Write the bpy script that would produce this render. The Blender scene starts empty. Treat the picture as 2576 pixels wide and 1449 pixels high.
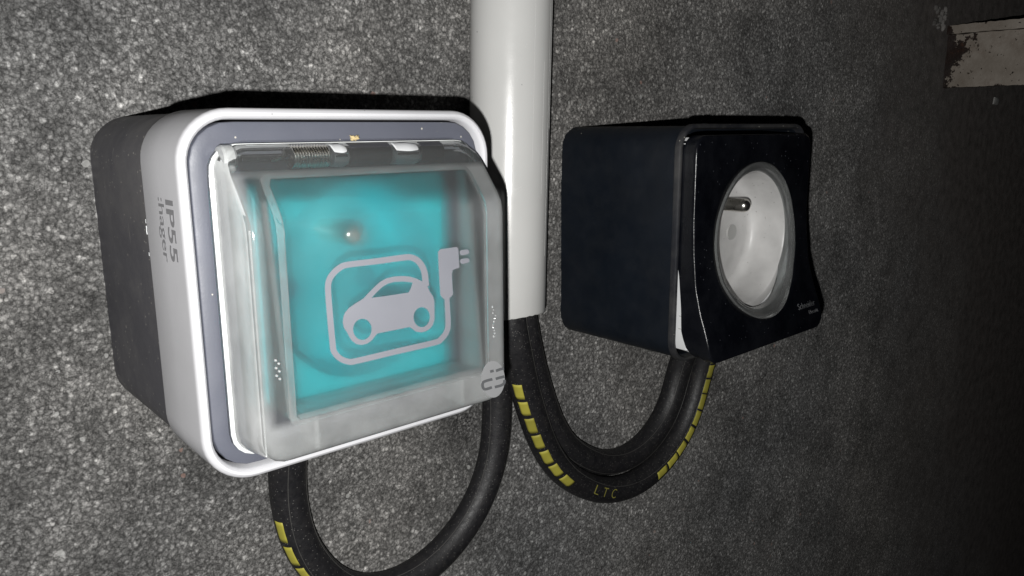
import bpy, bmesh, math, random
import numpy as np
from mathutils import Matrix, Vector
random.seed(7); np.random.seed(7)
MM = 0.001
sc = bpy.context.scene

# ------------------------------------------------------------------ camera
R = ((0.74917493, -0.13887607, 0.64764988), (-0.66234467, -0.14815433, 0.73440441), (-0.00603906, -0.97916481, -0.20297733))
cd = bpy.data.cameras.new('camera'); cam = bpy.data.objects.new('camera', cd); sc.collection.objects.link(cam)
m = Matrix(((R[0][0], -R[0][1], -R[0][2], 0), (R[1][0], -R[1][1], -R[1][2], -0.2), (R[2][0], -R[2][1], -R[2][2], 0), (0, 0, 0, 1)))
cam.matrix_world = m
cd.sensor_width = 36.0; cd.lens = 36.0*1928.9/2576.0
cd.clip_start = 0.005; cd.clip_end = 50
sc.camera = cam
# ------------------------------------------------------------------ night sky, the phone's own flash
w = bpy.data.worlds.new('World'); sc.world = w; w.use_nodes = True
w.node_tree.nodes['Background'].inputs[0].default_value = (0.6, 0.7, 1.0, 1)
w.node_tree.nodes['Background'].inputs[1].default_value = 0.0015
ld = bpy.data.lights.new('camera_flash', 'POINT'); lo = bpy.data.objects.new('camera_flash', ld); sc.collection.objects.link(lo)
ld.energy = 2.55; ld.color = (1.0, 0.99, 0.965); ld.shadow_soft_size = 0.0012
lo.location = (-0.006, -0.200, -0.011)
sc.view_settings.view_transform = 'Standard'; sc.view_settings.look = 'None'
sc.view_settings.exposure = 0.0; sc.view_settings.gamma = 1.0
sc.cycles.max_bounces = 10; sc.cycles.transparent_max_bounces = 24; sc.cycles.transmission_bounces = 8
sc.cycles.sample_clamp_indirect = 3.0

# ------------------------------------------------------------------ materials
def srgb(r, g, b):
    f = lambda c: (c/255/12.92) if c/255 <= .04045 else ((c/255+.055)/1.055)**2.4
    return (f(r), f(g), f(b), 1)
class NT:
    def __init__(s, name):
        s.m = bpy.data.materials.new(name); s.m.use_nodes = True; s.t = s.m.node_tree
        s.b = s.t.nodes['Principled BSDF']; s.out = s.t.nodes['Material Output']
        s.co = s.n('ShaderNodeTexCoord').outputs['Object']
    def n(s, typ, **kw):
        x = s.t.nodes.new(typ)
        for k, v in kw.items(): setattr(x, k, v)
        return x
    def l(s, a, b): s.t.links.new(a, b)
    def noise(s, scale, detail=3, rough=.5, co=None):
        x = s.n('ShaderNodeTexNoise'); x.inputs['Scale'].default_value = scale; x.inputs['Detail'].default_value = detail
        x.inputs['Roughness'].default_value = rough; s.l(co or s.co, x.inputs['Vector']); return x.outputs['Fac']
    def ramp(s, fac, stops):
        x = s.n('ShaderNodeValToRGB'); s.l(fac, x.inputs[0]); e = x.color_ramp.elements
        while len(e) < len(stops): e.new(.5)
        for q, (p, c) in zip(e, stops): q.position = p; q.color = c if hasattr(c, '__len__') else (c, c, c, 1)
        return x.outputs['Color']
    def mix(s, fac, a, b, mode='MIX'):
        x = s.n('ShaderNodeMix', data_type='RGBA', blend_type=mode)
        for sock, v in ((x.inputs[0], fac), (x.inputs[6], a), (x.inputs[7], b)):
            if hasattr(v, 'is_linked') or hasattr(v, 'links'): s.l(v, sock)
            else: sock.default_value = v
        return x.outputs[2]
    def math(s, op, a, b=0.0, c=None):
        x = s.n('ShaderNodeMath', operation=op)
        for i, v in enumerate((a, b) if c is None else (a, b, c)):
            if hasattr(v, 'links'): s.l(v, x.inputs[i])
            else: x.inputs[i].default_value = v
        return x.outputs[0]
    def bump(s, h, dist, strength=1.0, to=None):
        x = s.n('ShaderNodeBump'); x.inputs['Distance'].default_value = dist; x.inputs['Strength'].default_value = strength
        s.l(h, x.inputs['Height']); s.l(x.outputs[0], to or s.b.inputs['Normal']); return x

def plastic(name, col, rough=.45, dust=.0, dustcol=(.45, .43, .38, 1), var=.12, spec=.5, grain=.00002, scratch=0.0):
    s = NT(name)
    n1 = s.noise(60, 4); c0 = tuple(c*(1-var) for c in col[:3])+(1,); c1 = tuple(min(1, c*(1+var)) for c in col[:3])+(1,)
    c = s.ramp(n1, [(.3, c0), (.7, c1)])
    if dust > 0:
        v = s.n('ShaderNodeTexVoronoi'); v.inputs['Scale'].default_value = 750; s.l(s.co, v.inputs['Vector'])
        lim = s.math('LESS_THAN', v.outputs['Distance'], s.math('MULTIPLY', s.noise(25, 3), .27))
        sel = s.math('GREATER_THAN', s.n('ShaderNodeSeparateColor').outputs[0], 0.0)
        sc_ = s.n('ShaderNodeSeparateColor'); s.l(v.outputs['Color'], sc_.inputs[0])
        sel = s.math('LESS_THAN', sc_.outputs[0], dust)
        c = s.mix(s.math('MULTIPLY', s.math('MULTIPLY', lim, sel), .8), c, dustcol)
        haze = s.math('MULTIPLY', s.ramp(s.noise(45, 6, .7), [(.42, 0.0), (.75, 1.0)]), min(.16, dust*.4))
        c = s.mix(haze, c, dustcol)
    if scratch > 0:
        mp = s.n('ShaderNodeMapping'); mp.inputs['Scale'].default_value = (900, 900, 60); mp.inputs['Rotation'].default_value = (.2, .4, .1); s.l(s.co, mp.inputs[0])
        q = s.noise(1.0, 2, .5, mp.outputs[0])
        c = s.mix(s.math('MULTIPLY', s.ramp(q, [(.72, 0.0), (.76, 1.0)]), scratch), c, dustcol)
    s.l(c, s.b.inputs['Base Color'])
    s.l(s.ramp(s.noise(200, 3), [(.3, rough*.85), (.7, min(1, rough*1.15))]), s.b.inputs['Roughness'])
    s.b.inputs['Specular IOR Level'].default_value = spec
    s.bump(s.noise(2500, 2), grain, 1.0)
    return s.m

def frosted(name, T=.25, Rf=.50, Df=.18, col=(.94, .95, .95, 1), rough=.68, gl=.12, top=None):
    """cloudy clear plastic: part of the light goes straight through, part is spread, a little is scattered white"""
    s = NT(name); s.t.nodes.remove(s.b)
    tr = s.n('ShaderNodeBsdfTransparent'); tr.inputs[0].default_value = col
    rf = s.n('ShaderNodeBsdfRefraction'); rf.inputs['Roughness'].default_value = rough; rf.inputs['IOR'].default_value = 1.2; rf.inputs[0].default_value = col
    df = s.n('ShaderNodeBsdfDiffuse'); df.inputs[0].default_value = (.8, .82, .82, 1)
    gs = s.n('ShaderNodeBsdfGlossy'); gs.inputs['Roughness'].default_value = gl; gs.inputs[0].default_value = (1, 1, 1, 1)
    tot = T+Rf+Df
    a = s.n('ShaderNodeMixShader'); a.inputs[0].default_value = Rf/(T+Rf); s.l(tr.outputs[0], a.inputs[1]); s.l(rf.outputs[0], a.inputs[2])
    b = s.n('ShaderNodeMixShader'); s.l(a.outputs[0], b.inputs[1]); s.l(df.outputs[0], b.inputs[2])
    s.l(s.ramp(s.noise(90, 4, .6), [(.3, Df/tot*.75), (.75, Df/tot*1.3)]), b.inputs[0])
    fr = s.n('ShaderNodeFresnel'); fr.inputs[0].default_value = 1.45
    c = s.n('ShaderNodeMixShader'); s.l(fr.outputs[0], c.inputs[0]); s.l(b.outputs[0], c.inputs[1]); s.l(gs.outputs[0], c.inputs[2])
    if top:   # the moulding is polished clear above this height, over the hinge
        sx = s.n('ShaderNodeSeparateXYZ'); s.l(s.co, sx.inputs[0])
        mr = s.n('ShaderNodeMapRange'); s.l(sx.outputs[2], mr.inputs[0]); mr.inputs[1].default_value = top; mr.inputs[2].default_value = top+.0012
        f_ = mr.outputs[0]
        k = s.n('ShaderNodeMix'); s.l(f_, k.inputs[0]); k.inputs[2].default_value = Rf/(T+Rf); k.inputs[3].default_value = .2; s.l(k.outputs[0], a.inputs[0])
        def edge(sock, mid_, half, soft):   # 1 inside the window, 0 outside
            m_ = s.n('ShaderNodeMapRange'); s.l(s.math('ABSOLUTE', s.math('SUBTRACT', sock, mid_)), m_.inputs[0])
            m_.inputs[1].default_value = half+soft; m_.inputs[2].default_value = half-soft; return m_.outputs[0]
        win = s.math('MULTIPLY', edge(sx.outputs[0], -.0016, .0252, .0012), edge(sx.outputs[2], .0012, .0226, .0009))
        k3 = s.n('ShaderNodeMix'); s.l(win, k3.inputs[0]); s.l(b.inputs[0].links[0].from_socket, k3.inputs[2]); s.l(s.ramp(s.noise(60, 4, .6), [(.3, .035), (.7, .062)]), k3.inputs[3])  # outside the window, light scattered behind the frosting is painted as white haze
        k2 = s.n('ShaderNodeMix'); s.l(f_, k2.inputs[0]); s.l(k3.outputs[0], k2.inputs[2]); k2.inputs[3].default_value = .06; s.l(k2.outputs[0], b.inputs[0])
    s.l(c.outputs[0], s.out.inputs[0])
    bp = s.n('ShaderNodeBump'); bp.inputs['Distance'].default_value = .00003; s.l(s.noise(1500, 2), bp.inputs['Height'])
    for q in (rf, gs): s.l(bp.outputs[0], q.inputs['Normal'])
    return s.m
def clear(name, t=.94):
    s = NT(name); s.t.nodes.remove(s.b)
    tr = s.n('ShaderNodeBsdfTransparent'); tr.inputs[0].default_value = (t, t, t, 1)
    gs = s.n('ShaderNodeBsdfGlossy'); gs.inputs['Roughness'].default_value = .08
    fr = s.n('ShaderNodeFresnel'); fr.inputs[0].default_value = 1.2
    c = s.n('ShaderNodeMixShader'); s.l(fr.outputs[0], c.inputs[0]); s.l(tr.outputs[0], c.inputs[1]); s.l(gs.outputs[0], c.inputs[2]); s.l(c.outputs[0], s.out.inputs[0])
    return s.m

def wall_mat():
    s = NT('grey_roughcast')
    nz = s.n('ShaderNodeTexNoise'); nz.inputs['Scale'].default_value = 500; nz.inputs['Detail'].default_value = 3; s.l(s.co, nz.inputs['Vector'])
    wv = s.n('ShaderNodeVectorMath', operation='MULTIPLY_ADD'); s.l(nz.outputs['Color'], wv.inputs[0]); wv.inputs[1].default_value = (.0012,)*3; s.l(s.co, wv.inputs[2])
    def vor(scale, feat):
        v = s.n('ShaderNodeTexVoronoi', feature=feat); v.inputs['Scale'].default_value = scale; s.l(wv.outputs[0], v.inputs['Vector']); return v
    v1 = vor(790, 'F1'); v2 = vor(1450, 'F1')
    sep = s.n('ShaderNodeSeparateColor'); s.l(v1.outputs['Color'], sep.inputs[0])
    fine = s.noise(1500, 4, .65); mid = s.noise(260, 4, .6); big = s.noise(30, 5, .6); huge = s.noise(7, 3)
    # granules: pale grains of differing brightness in a darker binder, broken up by wandering dark gaps
    grain = s.ramp(sep.outputs[0], [(0.0, .122), (.6, .155), (.88, .20), (1.0, .30)])
    pebble = s.ramp(v1.outputs['Distance'], [(.12, 1.25), (.42, 1.0), (.60, .60), (.8, .70)])
    pebble2 = s.ramp(v2.outputs['Distance'], [(.1, 1.2), (.45, .98), (.7, .72)])
    c = s.mix(1.0, grain, pebble, 'MULTIPLY')
    c = s.mix(.7, c, pebble2, 'MULTIPLY')
    rg = s.math('ABSOLUTE', s.math('SUBTRACT', s.noise(660, 2, .5), .5)); rg2 = s.math('ABSOLUTE', s.math('SUBTRACT', s.noise(1200, 2, .5), .5))
    c = s.mix(1.0, c, s.ramp(rg, [(.0, .36), (.035, .92), (.10, 1.04), (.2, 1.38)]), 'MULTIPLY')
    c = s.mix(1.0, c, s.ramp(rg2, [(.0, .6), (.03, 1.0), (.16, 1.35)]), 'MULTIPLY')
    c = s.mix(1.0, c, s.ramp(fine, [(.28, .72), (.5, 1.0), (.72, 1.3)]), 'MULTIPLY')
    c = s.mix(1.0, c, s.ramp(mid, [(.3, .82), (.7, 1.18)]), 'MULTIPLY')
    c = s.mix(1.0, c, s.ramp(big, [(.28, .58), (.5, .98), (.72, 1.25)]), 'MULTIPLY')
    c = s.mix(1.0, c, s.ramp(s.noise(14, 6, .7), [(.3, .74), (.52, 1.0), (.7, 1.12)]), 'MULTIPLY')
    c = s.mix(1.0, c, s.ramp(huge, [(.3, (.94, .945, .95, 1)), (.7, (1.08, 1.04, .99, 1))]), 'MULTIPLY')
    # scattered pale chips of grit and a few rusty-pink ones
    v3 = s.n('ShaderNodeTexVoronoi'); v3.inputs['Scale'].default_value = 270; s.l(wv.outputs[0], v3.inputs['Vector'])
    sp3 = s.n('ShaderNodeSeparateColor'); s.l(v3.outputs['Color'], sp3.inputs[0])
    chip = s.math('MULTIPLY', s.math('LESS_THAN', v3.outputs['Distance'], s.math('MULTIPLY', sp3.outputs[1], .24)), s.math('LESS_THAN', sp3.outputs[0], .35))
    c = s.mix(s.math('MULTIPLY', chip, .55), c, s.ramp(sp3.outputs[2], [(.0, (.42, .42, .41, 1)), (.85, (.38, .38, .37, 1)), (.9, (.30, .19, .16, 1))]))
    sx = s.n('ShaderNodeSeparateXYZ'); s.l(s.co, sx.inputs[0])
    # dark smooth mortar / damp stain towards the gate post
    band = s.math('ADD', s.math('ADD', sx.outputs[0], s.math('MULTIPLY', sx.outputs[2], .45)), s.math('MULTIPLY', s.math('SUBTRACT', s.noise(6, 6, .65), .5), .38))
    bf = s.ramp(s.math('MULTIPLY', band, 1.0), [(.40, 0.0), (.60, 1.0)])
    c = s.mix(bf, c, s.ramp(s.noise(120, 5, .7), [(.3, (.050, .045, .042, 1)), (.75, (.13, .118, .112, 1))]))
    # a small black scuff beside the loop of cable
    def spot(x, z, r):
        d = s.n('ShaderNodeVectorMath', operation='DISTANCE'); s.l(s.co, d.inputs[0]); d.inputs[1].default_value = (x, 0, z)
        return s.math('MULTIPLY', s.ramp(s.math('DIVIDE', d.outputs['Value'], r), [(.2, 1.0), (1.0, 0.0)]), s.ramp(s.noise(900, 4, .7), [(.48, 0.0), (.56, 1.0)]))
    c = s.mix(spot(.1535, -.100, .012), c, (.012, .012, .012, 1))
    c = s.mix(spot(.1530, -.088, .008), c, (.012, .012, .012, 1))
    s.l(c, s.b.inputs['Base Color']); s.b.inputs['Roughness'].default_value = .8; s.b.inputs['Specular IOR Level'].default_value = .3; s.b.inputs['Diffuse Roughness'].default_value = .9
    h = s.math('ADD', s.math('MULTIPLY', s.ramp(v1.outputs['Distance'], [(.1, 1.0), (.7, 0.0)]), .8), s.math('MULTIPLY', fine, .9))
    s.bump(h, .00030, .75)
    return s.m

def rubber():
    s = NT('black_rubber')
    c = s.ramp(s.noise(400, 5, .7), [(.35, (.010, .010, .012, 1)), (.7, (.022, .021, .022, 1))])
    c = s.mix(s.ramp(s.noise(90, 5, .75), [(.62, 0.0), (.8, .35)]), c, (.075, .068, .058, 1))
    v = s.n('ShaderNodeTexVoronoi'); v.inputs['Scale'].default_value = 1000; s.l(s.co, v.inputs['Vector'])
    c = s.mix(s.math('MULTIPLY', s.math('LESS_THAN', v.outputs['Distance'], .16), .35), c, (.3, .29, .27, 1))
    s.l(c, s.b.inputs['Base Color']); s.l(s.ramp(s.noise(700, 3), [(.3, .42), (.7, .62)]), s.b.inputs['Roughness'])
    s.b.inputs['Specular IOR Level'].default_value = .5
    s.bump(s.noise(1800, 4, .6), .00009, 1.0)
    return s.m
def rusty():
    s = NT('rusting_white_paint')
    paint = s.ramp(s.noise(60, 5, .6), [(.3, (.30, .255, .21, 1)), (.7, (.46, .41, .355, 1))])
    rust = s.ramp(s.noise(140, 5, .7), [(.35, (.014, .008, .006, 1)), (.6, (.030, .014, .009, 1)), (.82, (.16, .055, .018, 1))])
    sx = s.n('ShaderNodeSeparateXYZ'); s.l(s.co, sx.inputs[0])
    k = s.noise(75, 7, .72)
    near = s.ramp(s.math('MULTIPLY', sx.outputs[1], -1.0), [(.0, .30), (.009, .14), (.024, .03), (.06, .0)])
    edge = s.ramp(s.math('MULTIPLY', s.math('ADD', sx.outputs[2], .0), 1.0), [(.0, 0.0), (.1, 0.0)])
    f = s.ramp(s.math('ADD', k, near), [(.67, 0.0), (.69, 1.0)])
    paint = s.mix(s.ramp(s.noise(45, 6, .75), [(.5, 0.0), (.75, .6)]), paint, (.16, .10, .065, 1))
    low = s.ramp(s.math('SUBTRACT', -.0165, sx.outputs[2]), [(0.0, 0.0), (.005, 1.0)])
    f2 = s.ramp(s.math('ADD', s.noise(110, 6, .7), s.math('MULTIPLY', low, .30)), [(.70, 0.0), (.73, 1.0)])
    f2 = s.math('MAXIMUM', f2, s.ramp(s.noise(380, 3, .6), [(.68, 0.0), (.71, 1.0)]))
    f = s.math('MAXIMUM', f, f2)
    c = s.mix(f, paint, rust)
    s.l(c, s.b.inputs['Base Color']); s.b.inputs['Roughness'].default_value = .55
    s.bump(s.math('SUBTRACT', s.noise(300, 4), f), .0004, .8)
    return s.m
def steel():
    s = NT('spring_steel'); s.b.inputs['Metallic'].default_value = 1; s.b.inputs['Base Color'].default_value = (.82, .80, .74, 1)
    s.l(s.ramp(s.noise(300, 3), [(.3, .22), (.7, .36)]), s.b.inputs['Roughness']); return s.m
M = dict(
    wall=wall_mat(),
    body=plastic('charcoal_box_plastic', (.062, .061, .071, 1), .55, dust=.35, scratch=.25, var=.06),
    cover=plastic('light_grey_cover_plastic', (.47, .47, .49, 1), .6, dust=.04, dustcol=(.2, .2, .2, 1), var=.03, spec=.3),
    bezel=plastic('slate_bezel_plastic', (.080, .085, .108, 1), .5, dust=.05, var=.06),
    hinge=plastic('dark_hinge_plastic', (.035, .036, .042, 1), .5, dust=.1),
    teal=plastic('teal_socket_plastic', (.004, .63, .70, 1), .35, var=.04),
    white=plastic('white_clip_plastic', (.50, .51, .52, 1), .55, var=.1),
    lid=frosted('cloudy_lid_plastic', top=.0233), lidside=frosted('milky_lid_side', T=.3, Rf=.25, Df=.38), liplit=frosted('lit_lid_foot', T=.1, Rf=.1, Df=.8), inner=clear('lid_inner_surface'),
    rib=frosted('cloudy_rib_plastic', T=.5, Rf=.2, Df=.32, rough=.5),
    bead=frosted('cloudy_edge_bead', T=.4, Rf=.2, Df=.22, rough=.5),
    printed=plastic('grey_print', (.185, .19, .215, 1), .5, var=.04),
    ghost=plastic('grey_logo_print', (.225, .228, .235, 1), .5, var=.04),
    ghostbar=plastic('dark_logo_print', (.085, .088, .093, 1), .5, var=.04),
    letter=plastic('grey_moulded_lettering', (.19, .19, .20, 1), .5, var=.03),
    pvc=plastic('pale_grey_pvc', (.57, .57, .56, 1), .24, dust=.015, dustcol=(.1, .1, .1, 1), var=.025, scratch=.0, spec=.6),
    navy=plastic('navy_black_plastic', (.0058, .0085, .0135, 1), .5, dust=.03, var=.15, spec=.35),
    lidblack=plastic('black_lid_plastic', (.0025, .003, .005, 1), .24, dust=.22, dustcol=(.10, .105, .12, 1), var=.15, spec=.5, grain=.00004),
    lip=plastic('worn_flange_plastic', (.012, .013, .017, 1), .5, dust=.3, var=.3, grain=.00006),
    insert=plastic('pale_grey_socket_plastic', (.53, .525, .52, 1), .38, dust=.10, dustcol=(.16, .15, .14, 1), var=.24, scratch=.5),
    insert2=plastic('pale_grey_shutter_plastic', (.40, .40, .39, 1), .35, var=.05),
    ring=frosted('grey_clear_ring', T=.30, Rf=.35, Df=.09, col=(.55, .57, .57, 1), rough=.12, gl=.07),
    whiteplate=plastic('white_mounting_plastic', (.70, .71, .72, 1), .4, var=.02),
    rim=frosted('cloudy_moulded_rim', T=.45, Rf=.3, Df=.10, rough=.7), rubber=rubber(), yellow=plastic('yellow_ink', (.40, .365, .055, 1), .6, dust=.0, var=.3, scratch=.0),
    ink=plastic('dull_yellow_ink', (.30, .28, .06, 1), .55, var=.1),
    rust=rusty(), steel=steel(), seam=plastic('rubber_seam', (.07, .068, .065, 1), .5, var=.3),
    glint_grey=plastic('painted_glint_lettering', (.17, .175, .185, 1), .35, var=.8),
    paintdrop=plastic('grey_white_paint', (.55, .55, .53, 1), .5), lint=plastic('tan_lint', (.48, .38, .20, 1), .9, var=.4),
    plaster=plastic('crumbly_plaster', (.22, .21, .20, 1), .9, var=.5),
)

# ------------------------------------------------------------------ mesh helpers (all lengths in mm)
def link(name, me, mat, parent=None, smooth=35):
    o = bpy.data.objects.new(name, me); sc.collection.objects.link(o)
    if mat is not None: me.materials.append(mat)
    if parent is not None: o.parent = parent
    if smooth:
        for p in me.polygons: p.use_smooth = True
        try: me.set_sharp_from_angle(angle=math.radians(smooth))
        except Exception: pass
    return o
def rootloc(p):
    v = Vector((0, 0, 0))
    while p is not None: v += p.location; p = p.parent
    return v
def mesh(name, verts, faces, mat, parent=None, smooth=35, flip=False):
    v = np.array(verts, float)*MM
    r = rootloc(parent); v = v-np.array(r)
    me = bpy.data.meshes.new(name); me.from_pydata(v.tolist(), [], [f[::-1] for f in faces] if flip else faces); me.update()
    bm = bmesh.new(); bm.from_mesh(me); bmesh.ops.recalc_face_normals(bm, faces=bm.faces); bm.to_mesh(me); bm.free()
    return link(name, me, mat, parent, smooth)
def thing(name, label, cat, loc, group=None):
    o = bpy.data.objects.new(name, None); sc.collection.objects.link(o); o.location = Vector(loc)*MM; o.empty_display_size = .01
    o['label'] = label; o['category'] = cat
    if group: o['group'] = group
    return o
def tag(o, label, cat, group=None):
    o['label'] = label; o['category'] = cat
    if group: o['group'] = group
    return o
def rr(x0, x1, z0, z1, r, n=8):
    """rounded rectangle, counter-clockwise, as (x, z) list"""
    out = []
    for cx, cz, a0 in ((x1-r, z1-r, 0), (x0+r, z1-r, 90), (x0+r, z0+r, 180), (x1-r, z0+r, 270)):
        for i in range(n+1):
            a = math.radians(a0+90*i/n); out.append((cx+r*math.cos(a), cz+r*math.sin(a)))
    return out
def by_angle(loop, cx, cz, N=96):
    P = np.array(loop+[loop[0]]); Q = []
    for a, b in zip(P[:-1], P[1:]):
        for t in np.linspace(0, 1, 40, endpoint=False): Q.append(a*(1-t)+b*t)
    Q = np.array(Q); an = np.arctan2(Q[:, 1]-cz, Q[:, 0]-cx); i = np.argsort(an); an = an[i]; Q = Q[i]
    A = np.linspace(-math.pi, math.pi, N, endpoint=False)+.001
    an = np.concatenate([an-2*math.pi, an, an+2*math.pi]); Q = np.concatenate([Q, Q, Q])
    return [(float(np.interp(a, an, Q[:, 0])), float(np.interp(a, an, Q[:, 1]))) for a in A]
def circle(cx, cz, r, N=96):
    return [(cx+r*math.cos(a), cz+r*math.sin(a)) for a in np.linspace(-math.pi, math.pi, N, endpoint=False)+.001]
def loft(loops, cap0=False, cap1=False):
    """loops: list of closed loops of (x,y,z)"""
    n = len(loops[0]); V = [p for L in loops for p in L]; F = []
    for k in range(len(loops)-1):
        for i in range(n):
            j = (i+1) % n; F.append((k*n+i, k*n+j, (k+1)*n+j, (k+1)*n+i))
    if cap0: F.append(tuple(range(n))[::-1])
    if cap1: F.append(tuple((len(loops)-1)*n+i for i in range(n)))
    return V, F
def at(loop, y): return [(x, y(x, z) if callable(y) else y, z) for x, z in loop]
def inset(x0, x1, z0, z1, r, d, n=8): return rr(x0+d, x1-d, z0+d, z1-d, max(.2, r-d), n)
def tube(path, rad, n=20, cap=True, flat=1.0):
    P = np.array(path, float); T = np.gradient(P, axis=0); T /= np.linalg.norm(T, axis=1)[:, None]
    up = np.array([0, -1.0, 0]); V = []; m_ = len(P)
    for p, t in zip(P, T):
        s_ = np.cross(t, up); s_ /= np.linalg.norm(s_); u = np.cross(s_, t)
        for i in range(n):
            a = 2*math.pi*i/n; V.append(tuple(p+rad*(math.cos(a)*s_+math.sin(a)*u*flat)))
    F = [(k*n+i, k*n+(i+1) % n, (k+1)*n+(i+1) % n, (k+1)*n+i) for k in range(m_-1) for i in range(n)]
    if cap: F += [tuple(range(n))[::-1], tuple((m_-1)*n+i for i in range(n))]
    return V, F
def merge(*parts):
    V = []; F = []
    for v, f in parts:
        k = len(V); V += [tuple(p) for p in v]; F += [tuple(i+k for i in q) for q in f]
    return V, F
def box(x0, x1, y0, y1, z0, z1, r=.3):
    a = rr(x0, x1, z0, z1, r, 3); b = inset(x0, x1, z0, z1, r+.01, r*.7, 3)
    return loft([at(b, y1), at(a, y1-r*.7), at(a, y0+r*.7), at(b, y0)], True, True)
def spline(pts, n):
    P = np.array(pts, float); d = np.concatenate([[0], np.cumsum(np.linalg.norm(np.diff(P, axis=0), axis=1))])
    Pp = np.vstack([2*P[0]-P[1], P, 2*P[-1]-P[-2]]); dd = np.linspace(0, d[-1], n); out = []
    for s_ in dd:
        i = min(max(np.searchsorted(d, s_, side='right')-1, 0), len(P)-2); t = (s_-d[i])/(d[i+1]-d[i])
        a, b, c, e = Pp[i], Pp[i+1], Pp[i+2], Pp[i+3]
        out.append(.5*((2*b)+(c-a)*t+(2*a-5*b+4*c-e)*t*t+(3*b-a-3*c+e)*t**3))
    out = np.array(out)
    for _ in range(6): out[1:-1] = .25*out[:-2]+.5*out[1:-1]+.25*out[2:]
    return out
def flat_shape(name, loops, y, mat, parent, th=.06):
    """filled 2-D outline with holes lying in the plane y, th thick"""
    cu = bpy.data.curves.new(name, 'CURVE'); cu.dimensions = '2D'; cu.fill_mode = 'BOTH'; cu.extrude = th*MM/2
    for L in loops:
        sp = cu.splines.new('POLY'); sp.points.add(len(L)-1); sp.use_cyclic_u = True
        for p, (x, z) in zip(sp.points, L): p.co = (x*MM, z*MM, 0, 1)
    o = bpy.data.objects.new('tmp', cu); sc.collection.objects.link(o)
    me = bpy.data.meshes.new_from_object(o.evaluated_get(bpy.context.evaluated_depsgraph_get())); bpy.data.objects.remove(o)
    me.transform(Matrix(((1, 0, 0, 0), (0, 0, -1, y*MM), (0, 1, 0, 0), (0, 0, 0, 1))))
    me.transform(Matrix.Translation(-rootloc(parent))); me.name = name; me.materials.clear()
    return link(name, me, mat, parent, 0)
def text_mesh(name, txt, xdir, ydir, org, size_h, length, mat, parent, th=.05, bold=0.0):
    cu = bpy.data.curves.new(name, 'FONT'); cu.body = txt; cu.extrude = .01; cu.offset = bold
    o = bpy.data.objects.new('tmp', cu); sc.collection.objects.link(o)
    me = bpy.data.meshes.new_from_object(o.evaluated_get(bpy.context.evaluated_depsgraph_get())); bpy.data.objects.remove(o)
    co = np.array([v.co[:] for v in me.vertices]); lo_ = co.min(0); hi = co.max(0)
    X = np.array(xdir, float); Y = np.array(ydir, float); Z = np.cross(X, Y)
    for v in me.vertices:
        a = (v.co.x-lo_[0])/(hi[0]-lo_[0])*length; b = (v.co.y-lo_[1])/(hi[1]-lo_[1])*size_h; c = th/2 if v.co.z > 0 else -th/2
        v.co = Vector((np.array(org)+X*a+Y*b+Z*c)*MM)-rootloc(parent)
    me.name = name; me.materials.clear(); me.update()
    return link(name, me, mat, parent, 0)
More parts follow.
